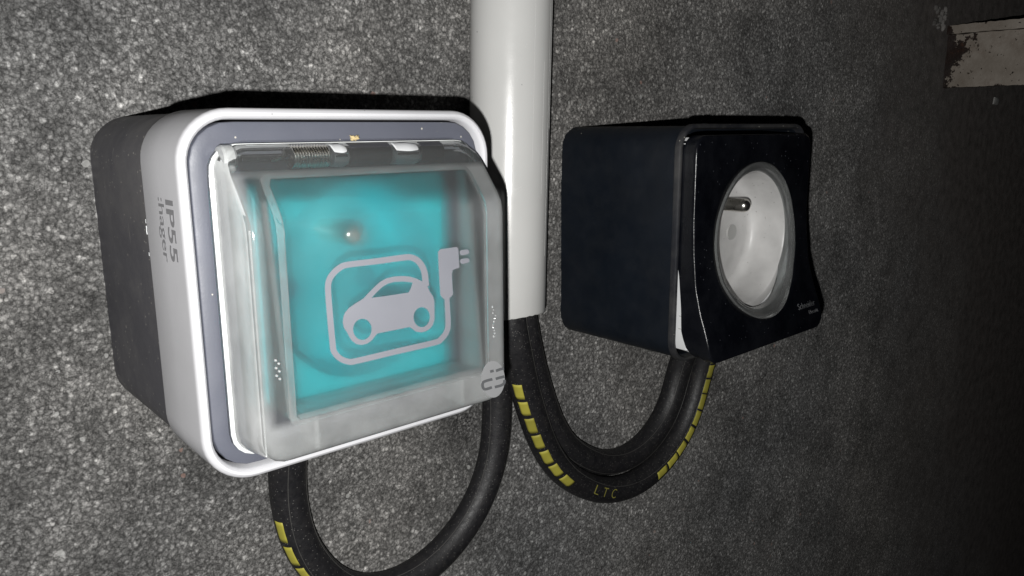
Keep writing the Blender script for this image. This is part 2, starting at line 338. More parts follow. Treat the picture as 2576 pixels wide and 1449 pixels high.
ICON = {"loop":[[89.26,-31.39],[89.23,-31.1],[89.2,-30.69],[89.16,-30.23],[89.13,-29.84],[89.11,-29.54],[89.09,-29.25],[89.06,-28.93],[88.99,-28.59],[88.9,-28.22],[88.77,-27.83],[88.61,-27.42],[88.4,-27.02],[88.16,-26.62],[87.87,-26.21],[87.53,-25.82],[87.15,-25.45],[86.73,-25.14],[86.28,-24.87],[85.8,-24.64],[85.34,-24.47],[84.98,-24.36],[84.61,-24.28],[84.13,-24.25],[83.31,-24.23],[81.98,-24.22],[80.27,-24.24],[78.46,-24.25],[76.76,-24.26],[75.13,-24.24],[73.46,-24.21],[71.94,-24.19],[70.75,-24.2],[69.98,-24.25],[69.49,-24.34],[69.15,-24.47],[68.84,-24.62],[68.44,-24.81],[68.03,-25.04],[67.66,-25.3],[67.33,-25.57],[67.03,-25.83],[66.75,-26.12],[66.5,-26.45],[66.29,-26.82],[66.13,-27.16],[66.0,-27.54],[65.91,-28.02],[65.85,-28.71],[65.84,-29.68],[65.86,-30.86],[65.9,-32.16],[65.94,-33.49],[65.99,-34.94],[66.05,-36.54],[66.11,-38.05],[66.16,-39.22],[66.19,-39.92],[66.2,-40.33],[66.26,-40.7],[66.41,-41.1],[66.65,-41.58],[66.97,-42.07],[67.34,-42.53],[67.77,-42.95],[68.24,-43.33],[68.76,-43.66],[69.31,-43.94],[69.82,-44.15],[70.16,-44.28],[70.52,-44.37],[70.98,-44.39],[71.88,-44.39],[73.46,-44.4],[75.56,-44.38],[77.93,-44.35],[80.3,-44.33],[82.85,-44.33],[85.66,-44.34],[88.3,-44.34],[90.33,-44.3],[91.45,-44.23],[92.04,-44.09],[92.31,-43.86],[92.47,-43.74],[92.86,-43.5],[93.27,-43.19],[93.64,-42.83],[93.94,-42.44],[94.18,-42.04],[94.35,-41.62],[94.48,-41.15],[94.55,-40.6],[94.58,-39.95],[94.56,-39.22],[94.52,-38.46],[94.49,-37.72],[94.45,-36.91],[94.41,-36.04],[94.38,-35.26],[94.35,-34.71],[93.11,-34.58],[93.12,-35.12],[93.14,-35.9],[93.17,-36.76],[93.18,-37.57],[93.2,-38.31],[93.23,-39.05],[93.23,-39.73],[93.2,-40.3],[93.12,-40.75],[93.01,-41.1],[92.88,-41.4],[92.7,-41.68],[92.46,-41.97],[92.17,-42.24],[91.84,-42.48],[91.45,-42.7],[91.18,-42.92],[91.21,-42.95],[91.0,-42.99],[89.99,-43.05],[88.01,-43.09],[85.39,-43.1],[82.59,-43.1],[80.05,-43.11],[77.67,-43.13],[75.31,-43.16],[73.23,-43.19],[71.66,-43.19],[70.78,-43.18],[70.44,-43.17],[70.39,-43.15],[70.13,-43.05],[69.7,-42.88],[69.28,-42.66],[68.88,-42.41],[68.54,-42.14],[68.24,-41.84],[67.96,-41.49],[67.73,-41.14],[67.56,-40.79],[67.48,-40.57],[67.46,-40.43],[67.45,-40.06],[67.42,-39.35],[67.36,-38.17],[67.3,-36.66],[67.23,-35.05],[67.18,-33.59],[67.14,-32.26],[67.1,-30.96],[67.07,-29.79],[67.09,-28.87],[67.13,-28.26],[67.2,-27.9],[67.29,-27.66],[67.42,-27.39],[67.57,-27.11],[67.75,-26.89],[67.96,-26.67],[68.21,-26.45],[68.49,-26.22],[68.8,-26.01],[69.13,-25.82],[69.48,-25.66],[69.76,-25.53],[69.94,-25.45],[70.23,-25.4],[70.9,-25.36],[72.04,-25.35],[73.54,-25.38],[75.22,-25.42],[76.88,-25.45],[78.59,-25.46],[80.41,-25.45],[82.11,-25.45],[83.43,-25.47],[84.21,-25.49],[84.54,-25.52],[84.65,-25.55],[84.9,-25.63],[85.25,-25.76],[85.57,-25.92],[85.87,-26.1],[86.14,-26.31],[86.38,-26.55],[86.62,-26.83],[86.84,-27.15],[87.03,-27.46],[87.18,-27.76],[87.3,-28.06],[87.4,-28.38],[87.48,-28.68],[87.53,-28.93],[87.55,-29.16],[87.56,-29.43],[87.58,-29.76],[87.62,-30.15],[87.66,-30.6],[87.69,-31.02],[87.71,-31.3]],"car":[[69.13,-35.76],[69.29,-34.71],[69.72,-33.88],[70.55,-33.12],[71.98,-32.45],[73.82,-31.74],[74.88,-30.89],[76.37,-29.83],[77.65,-29.01],[79.15,-28.48],[80.85,-28.37],[83.0,-28.52],[84.75,-28.9],[86.28,-29.52],[87.83,-30.4],[88.82,-31.4],[89.36,-32.63],[90.13,-33.72],[90.45,-34.74],[90.37,-38.65],[89.93,-39.76],[89.09,-40.5],[88.15,-40.82],[87.0,-40.87],[85.64,-40.47],[84.77,-39.73],[84.11,-39.22],[76.54,-39.19],[75.89,-39.72],[75.23,-40.35],[74.17,-40.8],[72.94,-40.84],[71.75,-40.42],[70.8,-39.51],[70.25,-38.49],[69.9,-37.7],[69.36,-36.88]],"window":[[75.61,-31.86],[76.94,-30.83],[78.23,-30.01],[79.52,-29.58],[80.8,-29.47],[82.96,-29.64],[85.21,-30.19],[84.76,-31.3],[84.18,-32.07],[78.56,-31.99]],"wheel1":[[75.32,-38.13],[75.24,-38.59],[75.07,-39.01],[74.8,-39.37],[74.46,-39.64],[74.05,-39.82],[73.61,-39.89],[73.16,-39.86],[72.71,-39.72],[72.29,-39.49],[71.92,-39.17],[71.62,-38.78],[71.4,-38.34],[71.28,-37.87],[71.25,-37.4],[71.33,-36.95],[71.5,-36.53],[71.76,-36.18],[72.09,-35.91],[72.49,-35.73],[72.92,-35.65],[73.37,-35.67],[73.83,-35.8],[74.25,-36.03],[74.63,-36.34],[74.93,-36.73],[75.16,-37.18],[75.29,-37.65]],"wheel2":[[89.22,-38.03],[89.15,-38.49],[88.99,-38.91],[88.73,-39.26],[88.39,-39.54],[87.99,-39.72],[87.56,-39.8],[87.1,-39.77],[86.66,-39.64],[86.24,-39.41],[85.86,-39.1],[85.56,-38.71],[85.34,-38.28],[85.21,-37.81],[85.17,-37.34],[85.24,-36.89],[85.41,-36.48],[85.66,-36.13],[85.99,-35.85],[86.38,-35.67],[86.81,-35.58],[87.26,-35.6],[87.7,-35.72],[88.13,-35.95],[88.51,-36.26],[88.82,-36.64],[89.05,-37.08],[89.19,-37.55]],"plug":[[91.71,-24.65],[92.31,-24.15],[96.48,-24.1],[96.95,-24.45],[97.14,-28.59],[95.38,-28.87],[95.12,-29.72],[95.29,-34.09],[94.37,-34.84],[92.81,-34.71],[92.01,-33.8],[91.81,-28.9]],"prong1":[[97.3,-25.17],[97.67,-24.92],[99.4,-24.91],[99.76,-25.24],[99.83,-25.74],[99.37,-25.99],[97.77,-26.03],[97.36,-25.67]],"prong2":[[97.37,-27.04],[97.75,-26.79],[99.48,-26.79],[99.85,-27.13],[99.89,-27.6],[99.46,-27.84],[97.84,-27.89],[97.44,-27.54]],"disc":[[109.55,-56.07],[109.5,-56.75],[109.36,-57.39],[109.14,-57.98],[108.85,-58.5],[108.49,-58.94],[108.07,-59.29],[107.6,-59.54],[107.09,-59.69],[106.56,-59.72],[106.03,-59.64],[105.49,-59.46],[104.97,-59.17],[104.49,-58.79],[104.04,-58.33],[103.65,-57.79],[103.31,-57.19],[103.05,-56.55],[102.86,-55.88],[102.75,-55.2],[102.72,-54.52],[102.78,-53.86],[102.91,-53.24],[103.12,-52.67],[103.4,-52.16],[103.75,-51.72],[104.16,-51.37],[104.61,-51.11],[105.1,-50.96],[105.62,-50.91],[106.15,-50.97],[106.68,-51.13],[107.2,-51.4],[107.7,-51.76],[108.15,-52.22],[108.56,-52.75],[108.91,-53.34],[109.19,-53.99],[109.39,-54.67],[109.51,-55.37]],"bar0":[[107.06,-53.83],[107.34,-53.8],[107.75,-53.76],[108.18,-53.72],[108.51,-53.7],[108.75,-53.72],[108.96,-53.75],[109.14,-53.8],[109.29,-53.83],[109.3,-53.2],[109.15,-53.17],[108.94,-53.13],[108.65,-53.08],[108.31,-53.06],[107.91,-53.08],[107.47,-53.12],[107.05,-53.16],[106.77,-53.19]],"bar1":[[106.93,-55.68],[107.17,-55.68],[107.52,-55.67],[107.9,-55.67],[108.26,-55.67],[108.59,-55.68],[108.94,-55.69],[109.24,-55.7],[109.46,-55.7],[109.28,-55.05],[109.06,-55.05],[108.75,-55.04],[108.4,-55.03],[108.06,-55.02],[107.69,-55.02],[107.3,-55.03],[106.95,-55.03],[106.71,-55.04]],"bar2":[[106.61,-57.58],[106.96,-57.59],[107.47,-57.61],[108.03,-57.62],[108.51,-57.6],[108.87,-57.55],[109.18,-57.46],[109.44,-57.34],[109.65,-57.17],[109.78,-56.92],[109.81,-56.65],[109.8,-56.44],[109.8,-56.3],[109.01,-56.13],[109.01,-56.28],[109.02,-56.46],[109.0,-56.62],[108.96,-56.71],[108.86,-56.78],[108.71,-56.85],[108.49,-56.91],[108.22,-56.95],[107.81,-56.97],[107.29,-56.96],[106.78,-56.94],[106.43,-56.93]],"bar3":[[105.3,-53.62],[105.51,-53.62],[105.81,-53.63],[106.12,-53.63],[106.33,-53.63],[106.14,-52.99],[105.93,-52.99],[105.62,-52.99],[105.32,-52.99],[105.12,-52.99]],"bar4":[[105.73,-54.9],[105.4,-54.89],[104.91,-54.87],[104.38,-54.86],[103.94,-54.87],[103.6,-54.89],[103.29,-54.93],[103.0,-55.02],[102.76,-55.2],[102.62,-55.47],[102.58,-55.79],[102.59,-56.11],[102.66,-56.4],[102.76,-56.66],[102.93,-56.94],[103.24,-57.22],[103.68,-57.41],[104.21,-57.47],[104.82,-57.47],[105.39,-57.44],[105.77,-57.43],[105.53,-56.78],[105.14,-56.8],[104.59,-56.83],[104.05,-56.83],[103.69,-56.79],[103.58,-56.74],[103.52,-56.68],[103.45,-56.56],[103.39,-56.4],[103.34,-56.21],[103.33,-55.97],[103.36,-55.77],[103.42,-55.64],[103.49,-55.59],[103.63,-55.55],[103.87,-55.53],[104.17,-55.51],[104.57,-55.5],[105.08,-55.51],[105.56,-55.53],[105.9,-55.54]]}
# ------------------------------------------------------------------ the wall
def vnoise(x, z, sc_, seed):
    rs = np.random.RandomState(seed); T = rs.rand(256, 256)
    u = x/sc_; v = z/sc_; i = np.floor(u).astype(int); j = np.floor(v).astype(int); a = u-i; b = v-j
    a = a*a*(3-2*a); b = b*b*(3-2*b); g = lambda p, q: T[p % 256, q % 256]
    return (g(i, j)*(1-a)+g(i+1, j)*a)*(1-b)+(g(i, j+1)*(1-a)+g(i+1, j+1)*a)*b
def steps(lo, hi, d, far_lo, far_hi, gr=1.035):
    c = list(np.arange(lo, hi, d)); s_ = d
    while c[-1] < far_hi: s_ *= gr; c.append(c[-1]+s_)
    s_ = d; pre = [c[0]]
    while pre[-1] > far_lo: s_ *= gr*1.05; pre.append(pre[-1]-s_)
    return np.array(pre[:0:-1]+c)
xs = steps(12, 400, .62, -700, 2600); zs = steps(-165, 60, .62, -1500, 900, 1.05)
XX, ZZ = np.meshgrid(xs, zs)
H = .34*vnoise(XX, ZZ, 1.25, 1)+.22*vnoise(XX, ZZ, .8, 2)+.35*vnoise(XX, ZZ, 3.3, 3)+.7*vnoise(XX, ZZ, 28, 4)
fade = np.clip((XX-430)/90, 0, 1); H = H*(1-.6*fade)
H = H-1.05
nx, nz = len(xs), len(zs)
V = np.stack([XX, -H-.55, ZZ], -1).reshape(-1, 3)
idx = np.arange(nx*nz).reshape(nz, nx)
Fq = np.stack([idx[:-1, :-1], idx[:-1, 1:], idx[1:, 1:], idx[1:, :-1]], -1).reshape(-1, 4)
me = bpy.data.meshes.new('wall'); me.vertices.add(len(V)); me.vertices.foreach_set('co', (V*MM).astype(np.float32).ravel())
me.loops.add(Fq.size); me.loops.foreach_set('vertex_index', Fq.ravel().astype(np.int32))
me.polygons.add(len(Fq)); me.polygons.foreach_set('loop_start', np.arange(0, Fq.size, 4, dtype=np.int32)); me.polygons.foreach_set('loop_total', np.full(len(Fq), 4, np.int32))
me.update(); me.validate()
wall = bpy.data.objects.new('wall', me); sc.collection.objects.link(wall); me.materials.append(M['wall'])
me.polygons.foreach_set('use_smooth', [True]*len(me.polygons)); wall['kind'] = 'structure'

# ------------------------------------------------------------------ pale plastic conduit pipe
pipe = thing('conduit_pipe', 'pale grey plastic pipe running up the wall between the two socket boxes', 'pipe', (164.6, 0, -64))
def ring_loop(cx, cy, z, r, n=64): return [(cx+r*math.cos(2*math.pi*i/n), cy+r*math.sin(2*math.pi*i/n), z-(.22*r*math.sin(2*math.pi*i/n) if z < -55 else 0)+(.12*math.sin(9*i) if -61.5 < z < -60.7 else 0)) for i in range(n)]
PX, PY = 162.25, -13.0
def px(z): return PX+(z+64)*.032
zl_ = [-58, -60.6, -61.2, -61.2, -60.8, -40, 0, 60, 120, 300]
rl = [11.2, 11.2, 11.3, 12.7, 12.85, 12.75, 12.75, 12.75, 12.75, 12.75]
Vp, Fp = loft([ring_loop(px(max(z, -70)), PY, z, r) for z, r in zip(zl_, rl)]+[ring_loop(px(300), PY, 300, 11.2)]+[ring_loop(px(120), PY, 120, 11.2), ring_loop(px(-58), PY, -58, 11.2)])
mesh('pipe_wall', Vp, Fp, M['pvc'], pipe)
# fine extrusion lines and small nicks that catch the light
Vs, Fs = [], []
for ang, z0, z1 in ((-62, -40, 110), (-78, -20, 20), (-97, -10, 90), (-55, 0, 60)):
    a = math.radians(ang); q = [(px(z)+12.74*math.cos(a), PY+12.74*math.sin(a), z) for z in np.linspace(z0, z1, 12)]
    v, f = tube(q, .045, 6); k = len(Vs); Vs += v; Fs += [tuple(i+k for i in g) for g in f]
mesh('moulding_line', Vs, Fs, M['pvc'], pipe)

# ------------------------------------------------------------------ cables
def frame(P):
    T = np.gradient(P, axis=0); T /= np.linalg.norm(T, axis=1)[:, None]
    up = np.array([0, -1.0, 0]); S = np.cross(T, up); S /= np.linalg.norm(S, axis=1)[:, None]; U = np.cross(S, T); return T, S, U
def patch(P, fr, i0, i1, phi0, phi1, rad, k=4, mm=None):
    """piece of skin on the tube between path indices (float) and angles: phi 0 = outward, 90 = towards the viewer"""
    T, S, U = fr; L = np.linspace(i0, i1, mm or 5); V = []
    for s_ in L:
        i = int(min(max(math.floor(s_), 0), len(P)-2)); t = s_-i
        p = P[i]*(1-t)+P[i+1]*t; S_ = S[i]*(1-t)+S[i+1]*t; U_ = U[i]*(1-t)+U[i+1]*t
        for q in range(k+1):
            a = math.radians(phi0+(phi1-phi0)*q/k); V.append(tuple(p+rad*(math.cos(a)*S_*OUT+math.sin(a)*U_)))
    F = [(a*(k+1)+b, a*(k+1)+b+1, (a+1)*(k+1)+b+1, (a+1)*(k+1)+b) for a in range(len(L)-1) for b in range(k)]
    return V, F
CR = 5.2
N2 = 150
inner_pts = [(167.5, -12.5, -30), (168.4, -12.5, -56), (171, -12, -67), (174.8, -10.3, -76.5), (180, -8.2, -88), (188.5, -6.6, -106), (197, -6, -118), (207.5, -5.7, -126.7), (220, -5.5, -133.3), (233.5, -5.5, -135.6), (246, -5.5, -133.2), (256.5, -5.5, -127), (263.5, -5.8, -118), (267.2, -6.5, -106.5), (268, -9, -96), (268, -14, -84), (268, -18, -76), (268, -19, -60)]
inner = spline(inner_pts, N2)
T, S, U = frame(inner)
OUT = 1.0
if S[N2//2][2] > 0: OUT = -1.0   # outward = down at the bottom of the loop
tt = np.linspace(0, 1, N2)
off = np.interp(tt, [0, .16, .3, .6, 1], [8.2, 9.0, 9.4, 10.0, 10.4]); yo = np.interp(tt, [0, .12, .3, .6, 1], [-2.5, -5, -5.0, -4.6, -4.6])
outer = inner+S*OUT*off[:, None]; outer[:, 1] += yo
def cable(label, path, seam_phi, loc):
    global OUT
    r = thing('power_cable', label, 'cable', loc)
    v, f = tube(path, CR, 28); mesh('sheath', v, f, M['rubber'], r)
    fr = frame(path); V_, F_ = [], []
    for ph in seam_phi:
        a = np.interp(np.linspace(0, 1, len(path)), [0, 1], ph); a = np.radians(a)
        q = path+CR*(np.cos(a)[:, None]*fr[1]*OUT+np.sin(a)[:, None]*fr[2]); v, f = tube(q, .11, 6); k = len(V_); V_ += v; F_ += [tuple(i+k for i in g) for g in f]
    mesh('moulding_seam', V_, F_, M['seam'], r)
    return r, fr
c_in, fr_in = cable('plain black cable, inner of the two looping under the black box', inner, [(35, 60), (150, 130)], (233.5, 0, -140))
c_out, fr_out = cable('black cable with yellow dashes and lettering, outer one looping under the black box', outer, [(140, 110)], (235, 0, -148))
pts1 = [(158.5, -8, -30), (159.5, -8, -60), (162.3, -6.5, -76), (164.2, -5.6, -92), (163.6, -5.5, -104), (162.2, -5.5, -112.5), (158, -5.5, -123), (150.5, -5.5, -133), (139.5, -5.7, -140.8), (127, -5.8, -144.7), (116.5, -5.8, -144.6), (107.8, -5.8, -142), (100.2, -5.8, -136.8), (94.4, -5.8, -130), (89.7, -5.8, -121.5), (87, -5.9, -113), (85.6, -6.3, -104), (84.8, -8, -94), (84.2, -12, -82), (84, -17, -68), (84, -20, -55)]
loop1 = spline(pts1, 150)
T1, S1, U1 = frame(loop1)
OUT = 1.0 if S1[len(loop1)//2][2] < 0 else -1.0
c1, fr1 = cable('black cable looping from the pipe up into the grey lidded socket', loop1, [(20, 75), (160, 140)], (120, 0, -146))
def near(P, x, z): return float(np.argmin((P[:, 0]-x)**2+(P[:, 2]-z)**2))
def arc(P): return np.concatenate([[0], np.cumsum(np.linalg.norm(np.diff(P, axis=0), axis=1))])
def dashes(P, fr, s0, pitch, ln, n, ph0, ph1, halfw, parent):
    A = arc(P)
    for k in range(n):
        a = s0+k*pitch; ph = ph0+(ph1-ph0)*(k/max(1, n-1)); i0 = np.interp(a, A, np.arange(len(P))); i1 = np.interp(a+ln*random.uniform(.93, 1.05), A, np.arange(len(P)))
        v, f = patch(P, fr, i0, i1, ph-halfw, ph+halfw, CR+.05, 5, 6)
        # ragged, slightly worn long edges
        v = np.array(v).reshape(6, 6, 3); j = np.random.uniform(-.22, .22, 6)
        for q in range(6): v[q, 0] += (v[q, 0]-v[q, 1])*j[q]*.6; v[q, 5] += (v[q, 5]-v[q, 4])*j[5-q]*.5
        v = v.reshape(-1, 3)
        o = mesh('marking_dash', v.tolist(), f, M['yellow'], parent, 60)
        md = o.modifiers.new('th', 'SOLIDIFY'); md.thickness = .04*MM; md.offset = 0
Ao = arc(outer)
DASH_L = near(outer, 168, -86); DASH_R = near(outer, 245, -143)
def tube3(P, r, n=8):
    P = np.array(P, float); T = np.gradient(P, axis=0); T /= np.linalg.norm(T, axis=1)[:, None]; V = []
    for p, t in zip(P, T):
        a = np.cross(t, [1, .02, .01]); a /= np.linalg.norm(a); b = np.cross(t, a)
        for i in range(n): V.append(tuple(p+r*(math.cos(2*math.pi*i/n)*a+math.sin(2*math.pi*i/n)*b)))
    return V, [(k*n+i, k*n+(i+1) % n, (k+1)*n+(i+1) % n, (k+1)*n+i) for k in range(len(P)-1) for i in range(n)]
D1 = near(loop1, 84.5, -106.5); OUT1 = OUT
dashes(loop1, fr1, arc(loop1)[-1]-0, 0, 0, 0, 0, 0, 0, c1)
A1 = arc(loop1); sD = A1[int(D1)]
dashes(loop1, fr1, sD-7, -8.0, 6.9, 5, 20, 45, 17, c1)
OUT = 1.0
dashes(outer, fr_out, Ao[int(DASH_L)]-3.5, 8.0, 6.9, 7, 26, 58, 19, c_out)
dashes(outer, fr_out, Ao[int(DASH_R)]-1.0, 7.6, 6.7, 9, 92, 98, 20, c_out)
iL = near(outer, 205.6, -139.0)
for k, ch in enumerate('LTC'):
    i = int(np.interp(Ao[int(iL)]+k*6.6, Ao, np.arange(len(Ao)))); T_, S_, U_ = fr_out[0][i], fr_out[1][i], fr_out[2][i]; a = math.radians(97)
    nn = math.cos(a)*S_+math.sin(a)*U_; yd = -np.cross(T_, nn) if np.dot(np.cross(T_, nn), [0, 0, 1]) < 0 else np.cross(T_, nn)
    xd = T_+.0*yd; yd2 = yd+.18*T_
    org = outer[i]+nn*(CR+.06)-xd*1.6-yd2*2.1
    text_mesh('printed_letter', ch, xd, yd2, org, 3.6, 2.8, M['ink'], c_out, .05, -.012)

# ------------------------------------------------------------------ grey socket box with the cloudy hinged lid
A0, A1x, Zt, Zb = 45.5, 115.9, 4.1, -67.1
so = thing('lidded_charging_socket', 'grey wall socket box with cloudy clear lid bearing a car and plug symbol', 'socket box', (80.7, 0, -31.5))
V, F = loft([at(rr(A0+.5, A1x-.5, Zb+.5, Zt-.5, 9.8), 2.5), at(rr(A0+.5, A1x-.5, Zb+.5, Zt-.5, 9.8), -39.75), at(rr(A0+1.5, A1x-1.5, Zb+1.5, Zt-1.5, 9), -39.8)], True, True)
mesh('back_box', V, F, M['body'], so)
o_ = lambda d, y: at(inset(A0, A1x, Zb, Zt, 10.0, d, 10), y)
V, F = loft([o_(2.5, -39.6), o_(.35, -39.6), o_(.1, -39.8), o_(.0, -40.4), o_(0, -50), o_(.0, -59.0), o_(.0, -59.6), o_(.03, -59.95), o_(.14, -60.35), o_(.42, -60.75), o_(.85, -61.0), o_(1.35, -60.95), o_(1.75, -60.6), o_(2.0, -60.0), o_(2.1, -57)])
mesh('cover_frame', V, F, M['cover'], so)
for z, ln, t in ((-16.9, .8, .12), (-18.2, 1.7, .22), (-23.5, .7, .14)):
    q = [(A0-.02, -39.75-t*.3*math.sin(k*1.3), z-ln*k/6) for k in range(7)]
    mesh('moulding_burr', *tube3(q, t*.4, 6), M['white'], so, 60)
# slate bezel: a plate with a bevelled edge and a rectangular opening for the socket plate
cx, cz = 80.7, -31.5; N = 120
BZ = (47.95, 113.45, -64.65, 1.65, 7.6)
bl = lambda d, y: at(by_angle(inset(*BZ, d, 8), cx, cz, N), y)
SP = (58.4, 102.0, -53.6, -9.4, 2.0)
hl = lambda d, y: at(by_angle(inset(*SP, -d, 5), cx, cz, N), y)
V, F = loft([bl(.05, -54), bl(0, -59.0), bl(.12, -59.3), bl(.45, -59.5), bl(2.5, -59.5), hl(.9, -59.5), hl(.5, -59.3), hl(.4, -55)])
mesh('bezel', V, F, M['bezel'], so)
# teal socket plate with the round well
sl = lambda d, y: at(by_angle(inset(*SP, d, 5), cx, cz, N), y)
wl = lambda r, y: at(circle(cx, cz, r, N), y)
V, F = loft([sl(0, -55), sl(0, -60.2), sl(.15, -60.6), sl(.5, -60.8), wl(20.6, -60.8), wl(20.1, -60.6), wl(19.8, -60.1), wl(19.4, -46.2), wl(18.8, -45.6)], False, True)
plate = mesh('socket_plate', V, F, M['teal'], so)
def pin(name, x, z, y0, y1, r, parent):
    L = [[(x+rr_*math.cos(2*math.pi*i/24), y, z+rr_*math.sin(2*math.pi*i/24)) for i in range(24)] for rr_, y in
         [(r, y0), (r, y1+r*.8)]+[(r*math.cos(a), y1+r*.8*(1-math.sin(a))) for a in np.radians([20, 40, 58, 74, 86])]]
    v, f = loft(L, True, True); return mesh(name, v, f, M['steel'], parent, 60)
pin('earth_pin', 80.7, -21.5, -45.5, -59.0, 2.4, so)
for x in (71.2, 90.2):
    v, f = loft([at(circle(x, -33.5, 2.6, 24), -45.75), at(circle(x, -33.5, 2.4, 24), -46.0)], False, True)
    mesh('contact_shutter', v, f, plastic('dark_teal_shutter', (.005, .36, .44, 1), .5) if x < 80 else bpy.data.materials['dark_teal_shutter'], so)
# ---- lid
def Yl(x, z):
    t = min(1, max(0, (z+15.5)/13.0)); s_ = -73+10.6*t
    k = math.exp(-((z+15.5)/1.3)**2)*.35
    return s_+k
LD = (51.3, 110.9, -61.6, -2.2, 4.6)
def lid_loop(d, y, base=False, dr=0):
    L = by_angle(inset(*LD, d, 8), cx, cz, 160); return at(L, y)
lp = [at(by_angle(rr(50.8, 111.2, -62.1, -2.25, 5.1), cx, cz, 160), -59.9), at(by_angle(rr(50.8, 111.2, -62.1, -2.25, 5.1), cx, cz, 160), -61.0), at(by_angle(rr(51.5, 110.8, -61.6, -2.3, 4.7), cx, cz, 160), -61.3)]
def side(t, d):
    L = by_angle(inset(51.3+.9*t, 110.9-.6*t, -61.6+1.1*t, -2.3-.3*t, 4.7, d, 8), cx, cz, 160)
    return L
for t in (.35, .7, .9): lp.append([(x, -61.3+(Yl(x, z)+1.5+61.3)*t if Yl(x, z)+1.5 < -61.3 else -61.3-.05*t, z) for x, z in side(t, 0)])
for d, dy in ((0, 1.5), (.13, .98), (.45, .47), (1.0, .13), (1.6, 0)): lp.append([(x, Yl(x, z)+dy, z) for x, z in side(1, d)])
base_ = side(1, 1.6)
for k in range(1, 40):
    s_ = 1-k/40.0; lp.append([(cx+(x-cx)*s_, Yl(0, cz+(z-cz)*s_), cz+(z-cz)*s_) for x, z in base_])
V, F = loft(lp, False, True)
lid = mesh('lid', V, F, M['lid'], so, 50)
for q in ('lidside', 'liplit'): lid.data.materials.append(M[q])
for q in ('inner',)*3: lid.data.materials.append(M[q])
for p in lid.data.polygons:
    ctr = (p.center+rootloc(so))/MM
    if -61.32 < ctr.y < -60.9: p.material_index = 2  # foot lip whitened to stand for light reflected inside the lid
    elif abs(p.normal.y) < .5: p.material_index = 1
md = lid.modifiers.new('thickness', 'SOLIDIFY'); md.thickness = 1.3*MM; md.offset = -1; md.material_offset = 3; md.material_offset_rim = 0
# beads along the lid's edges, inner collar, web
def strip_tube(pts, r, n=8): return tube(np.array(pts, float), r, n)
v1 = strip_tube([(52.75, -72.25, z) for z in np.linspace(-16.8, -58.2, 12)], .2)
mesh('edge_bead', *v1, M['bead'], lid)
def collar(x0, x1, z0, z1, th, y1):
    V = []; F = []
    L0 = rr(x0, x1, z0, z1, 1.6, 5); L1 = inset(x0, x1, z0, z1, 1.6, th, 5)
    yf = lambda x, z: Yl(x, z)+1.6
    return loft([at(L0, y1), at(L0, yf), at(L1, yf), at(L1, y1), at(L0, y1)])
def flat_frame(o, i_, dy):
    L0 = by_angle(rr(*o), cx, cz, 160); L1 = by_angle(rr(*i_), cx, cz, 160); g = lambda x, z: Yl(x, z)-dy
    return loft([at(L0, lambda x, z: Yl(x, z)+.3), at(L0, g), at(L1, g), at(L1, lambda x, z: Yl(x, z)+.3)])
mesh('collar_rim', *flat_frame((57.3, 104.9, -53.5, -7.6, 1.4), (58.7, 104.2, -52.8, -8.5, .8), .03), M['rim'], lid)
v, f = collar(57.6, 104.6, -53.2, -7.4, 1.0, -64.0)
mesh('inner_collar', v, f, M['rib'], lid)
mesh('web', *box(63.0, 64.0, -71.2, -64.5, -60.2, -53.3, .3), M['rib'], lid)
mesh('web', *box(98.2, 99.2, -71.2, -64.5, -60.2, -53.3, .3), M['rib'], lid)
# small moulded dots near the left wall and the illegible moulded mark on the right border
for q in range(6):
    x = 55.4+(q % 2)*.55; z = -40.3-q*.72; v, f = loft([at(circle(x, z, .28, 10), -73.02), at(circle(x, z, .2, 10), -73.25), at(circle(x, z, .06, 10), -73.3)], True, True); mesh('moulded_dot', v, f, M['bead'], lid)
for q in range(11):
    x = 106.7+random.uniform(-.5, .5); z = -38.6-q*.68; v, f = loft([at(circle(x, z, random.uniform(.18, .34), 8), -73.02), at(circle(x, z, .1, 8), -73.2)], True, True); mesh('moulded_dot', v, f, M['bead'], lid)
# hinge: dark barrels, steel spring, white plastic knuckles
def xcyl(x0, x1, y, z, r, n=24, r2=None):
    L = [[(x, y+q*math.cos(2*math.pi*i/n), z+q*math.sin(2*math.pi*i/n)) for i in range(n)] for x, q in ((x0, r*.9), (x0+.25, r), (x1-.25, r2 or r), (x1, (r2 or r)*.9))]
    return loft(L, True, True)
HY, HZ = -61.6, -4.9
mesh('hinge_barrel', *xcyl(78.2, 88.0, HY+.5, HZ, 2.35), M['hinge'], so)
mesh('hinge_barrel', *xcyl(95.2, 101.4, HY+.5, HZ, 2.35), M['hinge'], so)
mesh('hinge_pin', *xcyl(56.5, 66.0, HY, HZ, .7), M['hinge'], so)
for x0, x1 in ((74.0, 78.0), (88.3, 95.0)):
    L = []
    for x, q, dz in ((x0, 1.5, 0), (x0+.4, 2.2, 0), ((x0+x1)/2, 2.3, 0), (x1-1.0, 2.25, -.1), (x1-.2, 1.8, -.2), (x1, 1.2, -.3)):
        L.append([(x, HY-.1+q*math.cos(2*math.pi*i/24), HZ+dz+q*math.sin(2*math.pi*i/24)) for i in range(24)])
    mesh('hinge_knuckle', *loft(L, True, True), M['white'], so)
    mesh('knuckle_slot', *box(x0+.5, x1-.9, HY-2.45, HY-2.0, HZ-.25, HZ+.25, .1), M['hinge'], so)
L = [[(x, HY+q*math.cos(2*math.pi*i/24), HZ-.2+q*math.sin(2*math.pi*i/24)) for i in range(24)] for x, q in ((52.6, 2.4), (53.0, 2.7), (54.6, 2.7), (55.1, 2.3), (55.2, 1.0))]
mesh('hinge_disc', *loft(L, True, True), M['rib'], so)
turns = 13; P = []
